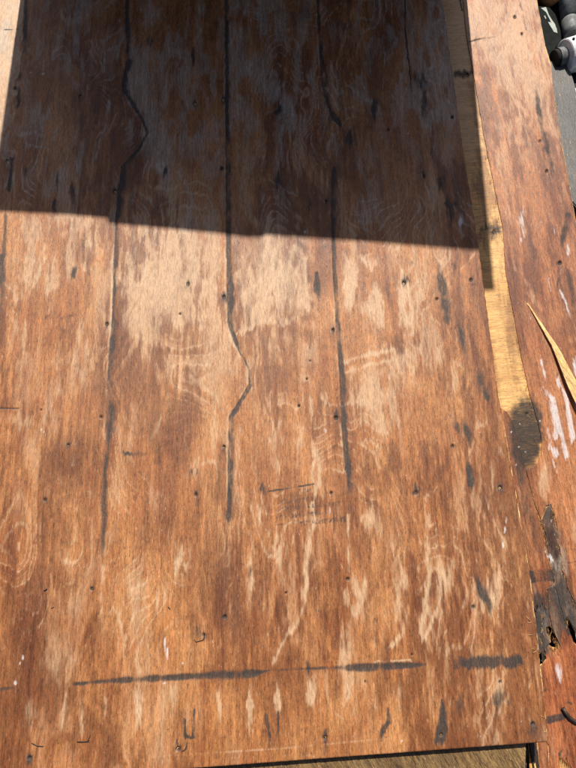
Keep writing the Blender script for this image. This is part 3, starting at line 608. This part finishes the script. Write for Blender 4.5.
# ------------------------------------------------------------------ lower plywood sheet, delaminating
low = thing('plywood_sheet', 'lower delaminating plywood sheet at the right with pale bare strip', 'plywood')
def paint_low(s):
    D, P, W, Br, G = 'dark', 'pale', 'white', 'brown', 'grey'
    X, Y = s.x, s.y
    s._put(P, slice(None), sstep(.55, .8, fbm((X - Y * .17) * .07, Y * .012, 121, 4)) * .3 + .0 * X)
    s._put(Br, slice(None), sstep(.42, .7, fbm((X - Y * .17) * .05, Y * .008, 131, 4)) * .55)
    s._put(P, slice(None), .5 * sstep(230, 60, Y))  # paler towards the top: sun sheen put into the colour
    s.line(D, [(469, 42, .7), (480, 39, .8), (495, 37, .5, .5)], .95, fib=0, dig=.0012)
    s.line(G, [(520, 0, 3), (527, 30, 3.5), (531, 60, 5), (534, 80, 4, .5)], .7, .9); s.line(D, [(519, 0, 1.2), (523, 14, 1.5), (526, 30, 1.2)], .5, .9)
    s.line(D, [(535, 82, 1.4, .4), (538, 105, 2), (542, 125, 2.6), (546, 145, 3.4), (550, 162, 4), (554, 178, 2, .3)], .72, .8, fib=4)
    s.line(D, [(568, 215, 3), (564, 235, 3.6), (562, 245, 2, .4)], .75, .8); s.blob(D, 513, 62, 6, 8, .25); s.blob(D, 530, 60, 4, 10, .3)
    for x, y, rx, ry in ((519, 225, 5, 14), (523, 212, 3, 10), (535, 215, 3, 10), (541, 222, 3, 8), (520, 240, 2, 8), (568, 250, 2.4, 9), (561, 272, 1.2, 8), (555, 225, 1.5, 10)):
        s.blob(W, x, y, rx, ry, .8, .9, ang=-8)
    s.line(W, [(560, 291, 1), (565, 302, 1.3), (569, 312, 1.2), (572, 325, .8, .5)], .95); s.line(W, [(548, 276, .7), (551, 290, .6)], .7)
    for a, w_, k in (([(541, 362), (544, 372), (545, 380), (541, 390)], 2, .85), ([(545, 392), (552, 400), (556, 415), (559, 428), (555, 436)], 4.2, .9), ([(558, 378), (564, 392), (567, 410), (570, 425), (573, 440)], 2.6, .95), ([(547, 430), (550, 445), (556, 455)], 2.8, .85),
                     ([(560, 428), (563, 442), (566, 455)], 2.8, .85), ([(574, 360), (576, 375)], 2, .8), ([(575, 390), (580, 410)], 3, .8), ([(552, 462), (556, 470)], 2, .5), ([(528, 310), (531, 318)], 1.2, .6)):
        s.line(W, [(x, y, w_) for x, y in a], k, .8, fib=5)
    s.line(D, [(568, 270, 2.5), (571, 290, 2.5), (573, 305, 2)], .45, .9); s.blob(D, 547, 310, 4, 12, .3); s.blob(D, 558, 285, 2, 8, .5)
    # burnt or wet-rotted stain round a nail
    s.blob(D, 526, 417, 16, 18, 1, .75, fib=.6, wob=.2); s.blob(D, 529, 434, 13, 30, 1, .75, fib=.6, wob=.2); s.blob(D, 533, 428, 9, 24, .9, .7, fib=.6, wob=.2)
    s.blob(D, 525, 448, 15, 28, .8, .75, fib=1, wob=.2); s.blob(D, 526, 430, 17, 34, 1, .5, fib=.6, wob=.2); s.blob(Br, 526, 440, 22, 50, 1, .5, fib=1, wob=.2); s.blob(Br, 524, 440, 18, 46, 1, .5, fib=1, wob=.2)
    for x, y in ((540, 421), (516, 465), (519, 447), (511, 432), (520, 424), (525, 452)): s.blob(W, x, y, .9, .8, 1, .5, fib=0)
    # stains on the bare strip
    s.blob(D, 490, 228, 15, 7, .6, .9, fib=3); s.blob(D, 494, 234, 5, 6, .7, .9); s.blob(D, 463, 74, 14, 5, .8, .9, fib=2); s.line(D, [(459, -5, 1.4), (462, 10, 1.2)], .9, fib=0); s.blob(Br, 478, 238, 20, 12, .5)
    for x, y, r in NAILS2:
        s.line(D, [(x, y - .2, r * 1.3), (x, y + .2, r * 1.3)], 1, .5, fib=0, dig=.004, wob=0); s.blob(D, x, y, r * 2.4, r * 2.6, .5, .9, fib=1)
    # narrow remnant and rotten plies
    s.line(Br, [(515, 430, 14), (530, 500, 14), (540, 560, 12)], 1, .5); s.line(Br, [(512, 420, 10), (526, 500, 10), (538, 580, 10), (542, 640, 10)], 1, .4); s.line(D, [(514, 430, 8), (526, 500, 8), (536, 560, 8)], .3, .9); s.blob(D, 525, 505, 9, 16, .35); s.blob(D, 524, 545, 5, 18, .35); s.blob(D, 521, 480, 4, 20, .3)
    for k in range(8):
        s.line(D, [(527, 572 + k * 1.5, 1), (554, 569.5 + k * 1.5, 1)], .8, .5, fib=1.2, wob=.2)
    s.line(W, [(549, 525, 1.4), (552, 520, 1.2), (553, 515, .8)], .95); s.line(W, [(549, 556, 2), (552, 560, 2)], .95); s.blob(W, 551, 563, 2, 2, .9); s.blob(W, 545, 551, 1.5, 2, .8); s.blob(D, 548, 510, 5, 14, .45)
    s.line(G, [(549, 505, 3), (554, 540, 9), (560, 580, 10), (566, 600, 10)], .45, .4); s.line(D, [(564, 585, 8), (570, 600, 9), (578, 625, 9)], .8, .8, fib=2)  # dark diagonal paints in the shadow beside the tongue
    s.blob(G, 538, 618, 14, 40, .3, .6); s.blob(D, 538, 610, 10, 24, .55, .9); s.blob(G, 556, 610, 9, 30, .35, .7); s.blob(D, 539, 608, 3, 5, .8)
    s.blob(D, 535, 640, 8, 14, .35)
    s.blob(P, 545, 480, 9, 22, .5, .8); s.line(D, [(556, 590, 5), (563, 612, 6), (570, 630, 6)], .9, .6, fib=2); s.line(D, [(541, 600, 7), (543, 625, 7), (545, 648, 6)], .8, .6); s.line(G, [(541, 590, 9), (542, 650, 9)], .35, .5); s.line(Br, [(545, 510, 10), (556, 560, 14), (566, 620, 16), (548, 640, 12)], 1, .5)
    s._put(Br, slice(None), .5 * sstep(560, 660, Y)); s.blob(W, 558, 671, 4, 11, .5, .8, fib=3); s.blob(W, 559, 678, 3, 5, .7, .8); s.blob(W, 554, 690, 1.6, 4, .5)
    for k in range(7):
        s.line(D, [(545, 717 + k * 1.1, 1), (558, 715 + k, 1.1), (568, 713 + k * .6, 1, .6)], .8, .6, fib=1.2, wob=.3)
    s.line(D, [(568, 702, .8), (572, 704, .7)], .9, fib=0); s.blob(D, 560, 752, 3, 4, .8); s.blob(D, 566, 756, 3, 4, .5); s.blob(D, 544, 691, 3, 3, .5)
    s.line(D, [(569, 563, .7), (578, 561, .7)], .7, fib=0)
NAILS2 = [(515, 17, 1.1), (522, 34, .9), (467, 75, 1.2), (494, 232, 1.3), (540, 141, 1.0), (547, 171, 1.0), (527, 414, 1.1), (560, 263, 1.3), (538, 608, 1.3)]

HOLES = [[(546, 628), (549, 626.5), (551.5, 627.5), (553, 632), (556, 636), (558.5, 641), (559.5, 646), (556, 648), (552, 647), (548, 644), (551, 642), (550, 637), (547, 633)],
         [(538.5, 654), (545, 652), (546.5, 659), (543, 664), (539.5, 665)],
         [(566, 617), (570, 622), (575, 632), (579, 648), (573, 641), (568, 629)]]
core_px = [(428, -70), (548, -70), (537, 0), (545, 45), (551, 64), (556, 110), (576, 222), (625, 470), (665, 700), (690, 850), (545, 850), (531, 790), (528, 741), (514, 660), (500, 560), (480, 430), (455, 200)]
sheet_piece('inner_ply', core_px, Z2 - .003, .004, M['inner'], low, paint_low, HOLES)
prism('back_ply', [pw(x, y, Z2 - .007)[:2] for x, y in core_px[:1]] + [pw(x - 1, y, Z2 - .007)[:2] for x, y in core_px[1:10]] + [pw(x, y, Z2 - .007)[:2] for x, y in ((640, 850), (640, 700), (600, 600), (590, 520), (528, 500), (500, 440), (480, 430), (455, 200))], Z2 - .016, Z2 - .0072, M['ply'], low)
CURL = lambda px, py: .0012 * (vn(px * .05, py * .02, 77) - .3)
sheet_piece('face_veneer', [(462, -70), (463, 0), (466.5, 35), (471, 60), (478, 100), (485, 140), (494, 185), (503, 228), (505.5, 270), (513, 310), (521, 355), (530, 395), (538, 422), (541.5, 440), (541, 455), (536, 466), (526.5, 470),
             (534.5, 503), (541, 519), (546, 506), (551, 504), (555, 515), (558.5, 535), (563, 570), (569, 590), (576, 606), (592, 650), (655, 690), (664, 700), (624, 470), (575.5, 222), (555.5, 110), (551, 66), (548.5, 63), (544.5, 45), (536.5, 0), (546, -70)],
            Z2, .0026, M['face2'], low, paint_low, warp=CURL)
sheet_piece('face_veneer', [(478, 405), (500, 407), (507, 412), (513, 422), (519, 445), (525, 467), (533, 503), (540, 522), (545, 545), (549, 562), (554, 575), (553, 584), (546.5, 590), (544, 600), (541, 607), (539, 603), (536, 612), (533, 606), (530, 622), (505, 640), (488, 500)],
            Z2 + .0004, .003, M['face2'], low, paint_low)
sheet_piece('veneer_tongue', [(547.5, 588), (554, 585), (558, 596), (561, 610), (565, 625), (562, 632), (561, 640), (562, 650), (558, 640), (553, 629), (549.5, 615)], Z2 + .0015, .003, M['rot'], low, paint_low)
sheet_piece('face_veneer', [(546.8, 660), (545.5, 652), (549, 646.5), (552, 649), (554, 654), (557, 648.5), (559, 652), (560, 641), (561.5, 632), (566.5, 623), (569, 629), (573, 641), (579, 650), (600, 668), (655, 700), (690, 850), (556, 850), (551, 790), (549, 745), (541, 735), (526, 668), (540, 667)],
            Z2 + .0002, .003, M['orange'], low, paint_low, holes=[[(559, 757), (561, 760), (562.5, 757.5), (564, 761), (566.5, 757), (568, 763), (573, 770), (577, 782), (560, 782)]])
sheet_piece('face_veneer', [(538.5, 738), (547.5, 738), (548.3, 752), (550, 790), (540.5, 790)], Z2 - .0004, .0028, M['face2'], low, paint_low)
sheet_piece('rotten_ply', [(541.5, 521), (547, 508), (550.5, 504.5), (558, 536), (563.5, 571), (577, 607), (581, 632), (575, 629), (571, 622), (566.5, 616), (565, 621), (560, 604), (556, 588), (552, 572)], Z2 - .0016, .0013, M['rot'], low, paint_low)
sheet_piece('rotten_ply', [(540, 590), (548, 592), (550, 612), (551.5, 626), (546, 627), (547, 634), (550, 642), (545, 651), (538, 653), (534, 640)], Z2 - .0012, .0016, M['rot'], low, paint_low)
nails(NAILS2, Z2, low)
# the long splinter lifting off the face
def splinter():
    L_ = [(527, 303, .0022), (538, 321, .005), (552, 346, .010), (568, 386, .016), (592, 436, .022), (610, 470, .026)]
    R_ = [(527.6, 302.6, .0022), (540, 321, .005), (557, 345, .010), (577, 382, .017), (606, 428, .024), (628, 462, .028)]
    bm = bmesh.new(); rows = []
    for a, b_ in zip(L_, R_):
        pa, pb = Vector(pw(a[0], a[1], Z2 + a[2])), Vector(pw(b_[0], b_[1], Z2 + b_[2])); th = .0007 + a[2] * .09
        mid_ = (pa + pb) / 2 + Vector((0, 0, .0006))
        rows.append([bm.verts.new(p) for p in (pa, mid_, pb, pb - Vector((0, 0, th)), mid_ - Vector((0, 0, th * 1.3)), pa - Vector((0, 0, th)))])
    for r0, r1 in zip(rows[:-1], rows[1:]):
        for k in range(6): bm.faces.new((r0[k], r0[(k + 1) % 6], r1[(k + 1) % 6], r1[k]))
    bm.faces.new(rows[0][::-1]); bm.faces.new(rows[-1]); bmesh.ops.recalc_face_normals(bm, faces=bm.faces)
    bmesh.ops.subdivide_edges(bm, edges=bm.edges[:], cuts=3); rr = random.Random(2)
    for v in bm.verts: v.co += Vector((rr.gauss(0, .0006), rr.gauss(0, .0003), rr.gauss(0, .0003)))
    me = bpy.data.meshes.new('splinter'); bm.to_mesh(me); bm.free(); link('splinter', me, M['splint'], low)
splinter()
def fibres(name, runs, z, m, parent, seed, lift=.004):
    rr = random.Random(seed); bm = bmesh.new()
    for (x0, y0), (x1, y1), n in runs:
        for _ in range(n):
            t = rr.random(); x = x0 + (x1 - x0) * t + rr.gauss(0, 1.0); y = y0 + (y1 - y0) * t + rr.gauss(0, 1.4)
            L_ = rr.uniform(.004, .018); an = TH2 + rr.gauss(0, .22) + (math.pi if rr.random() < .6 else 0); p = Vector(pw(x, y, z))
            d = Vector((-math.sin(an) * -1, math.cos(an), rr.uniform(-.05, lift / .012))).normalized() * L_; wd = rr.uniform(.0003, .0009)
            n_ = Vector((d.y, -d.x, 0)).normalized() * wd
            q = [bm.verts.new(v) for v in (p - n_, p + n_, p + Vector((0, 0, wd * 1.6)), p + d)]
            for f in ((0, 1, 3), (1, 2, 3), (2, 0, 3), (0, 2, 1)): bm.faces.new([q[i] for i in f])
    me = bpy.data.meshes.new(name); bm.to_mesh(me); bm.free(); o = link(name, me, m, parent); o['kind'] = 'stuff'
tears = [((546, 652), (560, 650), 30), ((560, 645), (568, 622), 22), ((551, 505), (563, 570), 26), ((563, 570), (576, 606), 20), ((541, 519), (553, 580), 24), ((557, 758), (570, 762), 22), ((526, 470), (541, 519), 14), ((547, 630), (559, 647), 16), ((545, 590), (541, 645), 18)]
fibres('torn_fibres', tears, Z2 - .0006, M['orange'], low, 3); fibres('torn_fibres', tears, Z2 - .001, M['splint'], low, 4); fibres('torn_fibres', tears, Z2 - .001, M['darkwood'], low, 5, .002)
fibres('torn_fibres', [((463, 0), (485, 140), 26), ((485, 140), (513, 310), 30), ((513, 310), (538, 452), 34)], Z2 - .0006, M['face2'], low, 6, .002)
def crumbs():
    rr = random.Random(12); bm = bmesh.new()
    for _ in range(210):
        y = rr.uniform(-10, 760); base = np.interp(y, [0, 240, 405, 500, 577, 742], [452, 490, 520, 535, 545, 556]); x = base + rr.gauss(0, 9 + y * .01)
        r = rr.uniform(.0004, .0011); p = Vector(pw(x, y, Z2 + .0004))
        v = [bm.verts.new(p + Vector((rr.uniform(-1, 1), rr.uniform(-1, 1), rr.uniform(-.4, 1))).normalized() * r) for _ in range(4)]
        for f in ((0, 1, 2), (0, 1, 3), (1, 2, 3), (0, 2, 3)): bm.faces.new([v[i] for i in f])
    bmesh.ops.recalc_face_normals(bm, faces=bm.faces)
    me = bpy.data.meshes.new('wood_crumbs'); bm.to_mesh(me); bm.free(); o = link('wood_crumbs', me, M['darkwood'], low); o['kind'] = 'stuff'
crumbs()
# broken sticks of ply at the foot
def stick(pts, m, z0, z1):
    prism('splinter', [pw(x, y, z1)[:2] for x, y in pts], z0, z1, m, low)
stick([(528.5, 736), (535.5, 736), (538, 752), (541, 785), (536, 785), (533, 765)], M['darkwood'], Z2 - .004, Z2 + .004)
stick([(526.6, 750), (528.4, 748), (526.5, 768), (524, 785), (522.5, 785)], M['darkwood'], Z2 - .006, Z2 + .002)
stick([(534, 764), (535.5, 763), (539, 785), (537, 785)], M['splint'], Z2 - .002, Z2 + .005)

# ------------------------------------------------------------------ timbers under the sheets
beam = prism('timber_beam', [pw(x, y, Z1 - .0183)[:2] for x, y in ((-160, 742), (523, 694), (526.5, 742), (522, 850), (-160, 900))], 0, Z1 - .0183, M['sawn'], bev=.002)
tag(beam, 'rough-sawn brown timber showing under the foot of the big sheet', 'timber')
def joist(xp, ya, yb_, wd, z1):
    p, q = Vector(pw(xp[0], ya, z1)), Vector(pw(xp[1], yb_, z1)); d = (q - p).normalized(); n = Vector((-d.y, d.x, 0)) * wd / 2
    return prism('timber_joist', [(v.x, v.y) for v in (p - n, p + n, q + n, q - n)], 0, z1, M['sawn'])
for xa, xb, which in ((104, 126, 'left'), (230, 228, 'middle'), (352, 318, 'right')):
    tag(joist((xa, xb), 610, -40, .04, Z1 - .0181), 'timber joist hidden under the %s long dark seam of the big sheet' % which, 'joist', 'joists under the big sheet')
tag(joist((486, 440), 600, -40, .03, Z2 - .0162), 'narrow batten hidden beneath the lower plywood sheet', 'batten')
plank = prism('weathered_plank', [pw(x, y, Z2 - .03)[:2] for x, y in ((505, 64), (566, 64), (572, 84), (590, 160), (610, 240), (600, 300), (575, 210), (562, 195), (535, 190))], 0, Z2 - .0163, M['greywood'], bev=.003)
tag(plank, 'grey weathered plank sticking out beyond the lower sheet', 'plank')

# dark bent twig on the lower sheet
tw = tube('twig', [pw(x, y, Z2 + h)[:2] + (Z2 + h,) for x, y, h in ((563, 708, .007), (566, 713, .0068), (570, 718, .006), (575, 721.5, .0055), (582, 724, .005), (592, 725, .005))], [.0042, .0048, .005, .005, .0046, .003], M['darkwood'], None, 8)
tag(tw, 'short bent black twig on the lower sheet at the right edge', 'twig')

# ------------------------------------------------------------------ jumble beyond the lower sheet, top right
def gp(x, y, z): return Vector(pw(x, y, z))
can = thing('metal_canister', 'white enamelled canister lying on its side with ribbed dark mouth', 'canister')
a, b_ = gp(563, 57, .0575), gp(610, 46, .0575); d = (b_ - a).normalized()
tube('body', [a + d * .003, a + d * .004, a + d * .006, a + d * .05, a + d * .051, a + d * .056, a + d * .057, a + d * .30, a + d * .301], [.03, .05, .0535, .056, .0575, .0575, .056, .056, .03], M['white'], can, 40, smooth=False)
tube('neck', [a + d * .004] + [a - d * (.0025 * k) for k in range(10)], [.031] + [.0295 + .0022 * (k % 2) for k in range(10)], M['steel'], can, 32, caps=False)
tube('mouth_plug', [a - d * .018, a - d * .0245, a - d * .034], [.0285, .029, .0275], M['hole'], can, 28)  # solid near-black plug paints the darkness inside the mouth
tube('knob', [a + d * .045 + Vector((0, -.012, .056)), a + d * .045 + Vector((0, -.013, .065))], [.008, .006], M['black'], can, 12)
tube('screw', [a + d * .012 + Vector((0, .015, .045)), a + d * .012 + Vector((0, .017, .056))], [.005, .004], M['black'], can, 10)
pipe = thing('metal_pipe', 'dull grey jointed metal pipe running up behind the white canister', 'pipe')
p0, p1 = gp(560, -45, .03), gp(571, 30, .03); dd = (p1 - p0)
tube('tube', [p0, p0 + dd * .86], .0275, M['steel'], pipe, 32); tube('collar', [p0 + dd * .86, p0 + dd * .875], [.0268, .0268], M['black'], pipe, 32)
tube('elbow', [p0 + dd * .875, p0 + dd * .88, p0 + dd * 1.0, p0 + dd * 1.08], [.0268, .028, .0275, .026], M['steel'], pipe, 32)
tub = thing('plastic_panel', 'flat black plastic panel with pale green painted glare beside the sheet', 'panel')
prism('body', [pw(x, y, .034)[:2] for x, y in ((520, 5), (541, 5.5), (550, 7), (556, 14), (561, 30), (562, 41), (556, 48), (551, 66), (528, 70))], 0, .034, M['black'], tub, bev=.003)
pr_px = [[(541, 8), (546, 7), (549, 15), (552, 20), (555, 24), (557, 31), (557.5, 33), (554.5, 28), (551, 22), (546, 12)], [(548, 22), (550, 22), (554, 25), (556.5, 28), (557.5, 33), (554, 32)], [(544, 16), (545, 15.5), (546.3, 18.5), (545.5, 19)]]
for k, p in enumerate(pr_px):
    prism('print', [pw(x, y, .0346)[:2] for x, y in p], .0335, .0346 + k * .0002, M['label'], tub)  # pale green shapes stand in for glare on the black plastic
pot = thing('clay_saucer', 'orange clay saucer whose rounded rim just enters at the top', 'saucer')
cp = gp(553, -12, .05)
tube('rim', [(cp.x, cp.y, .038), (cp.x, cp.y, .04), (cp.x, cp.y, .05), (cp.x, cp.y, .052)], [.046, .05, .05, .047], M['clay'], pot, 36)
tube('body', [(cp.x, cp.y, 0), (cp.x, cp.y, .004), (cp.x, cp.y, .038)], [.03, .032, .046], M['clay'], pot, 32)
card = prism('card', [pw(x, y, .02)[:2] for x, y in ((569, 83), (600, 84), (602, 125), (580, 118))], 0, .02, M['paper'], bev=.001)
tag(card, 'pale greenish card block on the ground beside the grey plank', 'card')

# ------------------------------------------------------------------ added, unseen board whose top edge is shaped for the cast shadow
def shade_board():
    te = math.tan(ELEV)
    A, Bq = pw(0, 211, Z1), pw(475, 250.5, Z1)
    xl = pw(10, 70, Z1)[0]; xr = pw(486, 200, Z2 - .003)[0]
    yb_ = pw(288, 0, Z1)[1] + .22
    sh = [(x, pw(px_, py_, Z1)[1]) for px_, py_ in ((0, 211), (60, 214), (107, 218), (109, 223.5), (180, 230), (226, 235), (242, 237.5), (244, 238.2), (262, 237.8), (266, 235.6), (300, 238), (360, 242), (430, 247), (475, 250.5)) for x in (pw(px_, py_, Z1)[0],)]
    sh[0] = (xl, sh[0][1]); sh.append((xr, sh[-1][1] - .003))
    bd = thing('added_shadow_board', 'added upright board, unseen beyond the top of the view, shaped to throw the shadow', 'board')
    bm = bmesh.new()
    topv = [(x, yb_, Z1 + (yb_ - y) * te) for x, y in sh]
    pts = [(xl, yb_, Z1 + .001), (xr, yb_, Z1 + .001)] + topv[::-1]
    vs_ = [bm.verts.new(p) for p in pts]; f = bm.faces.new(vs_); r = bmesh.ops.extrude_face_region(bm, geom=[f])
    for v in r['geom']:
        if isinstance(v, bmesh.types.BMVert): v.co.y += .018; v.co.z -= .018 * te if v.co.z > Z1 + .1 else 0
    bmesh.ops.recalc_face_normals(bm, faces=bm.faces)
    me = bpy.data.meshes.new('panel'); bm.to_mesh(me); bm.free(); link('panel', me, M['ply'], bd)
    for x in (xl + .25, xr - .45):
        tube('brace', [(x, yb_ + .019, Z1 + .62), (x, yb_ + .3, Z1 + .012)], .012, M['ply'], bd, 6)
shade_board()
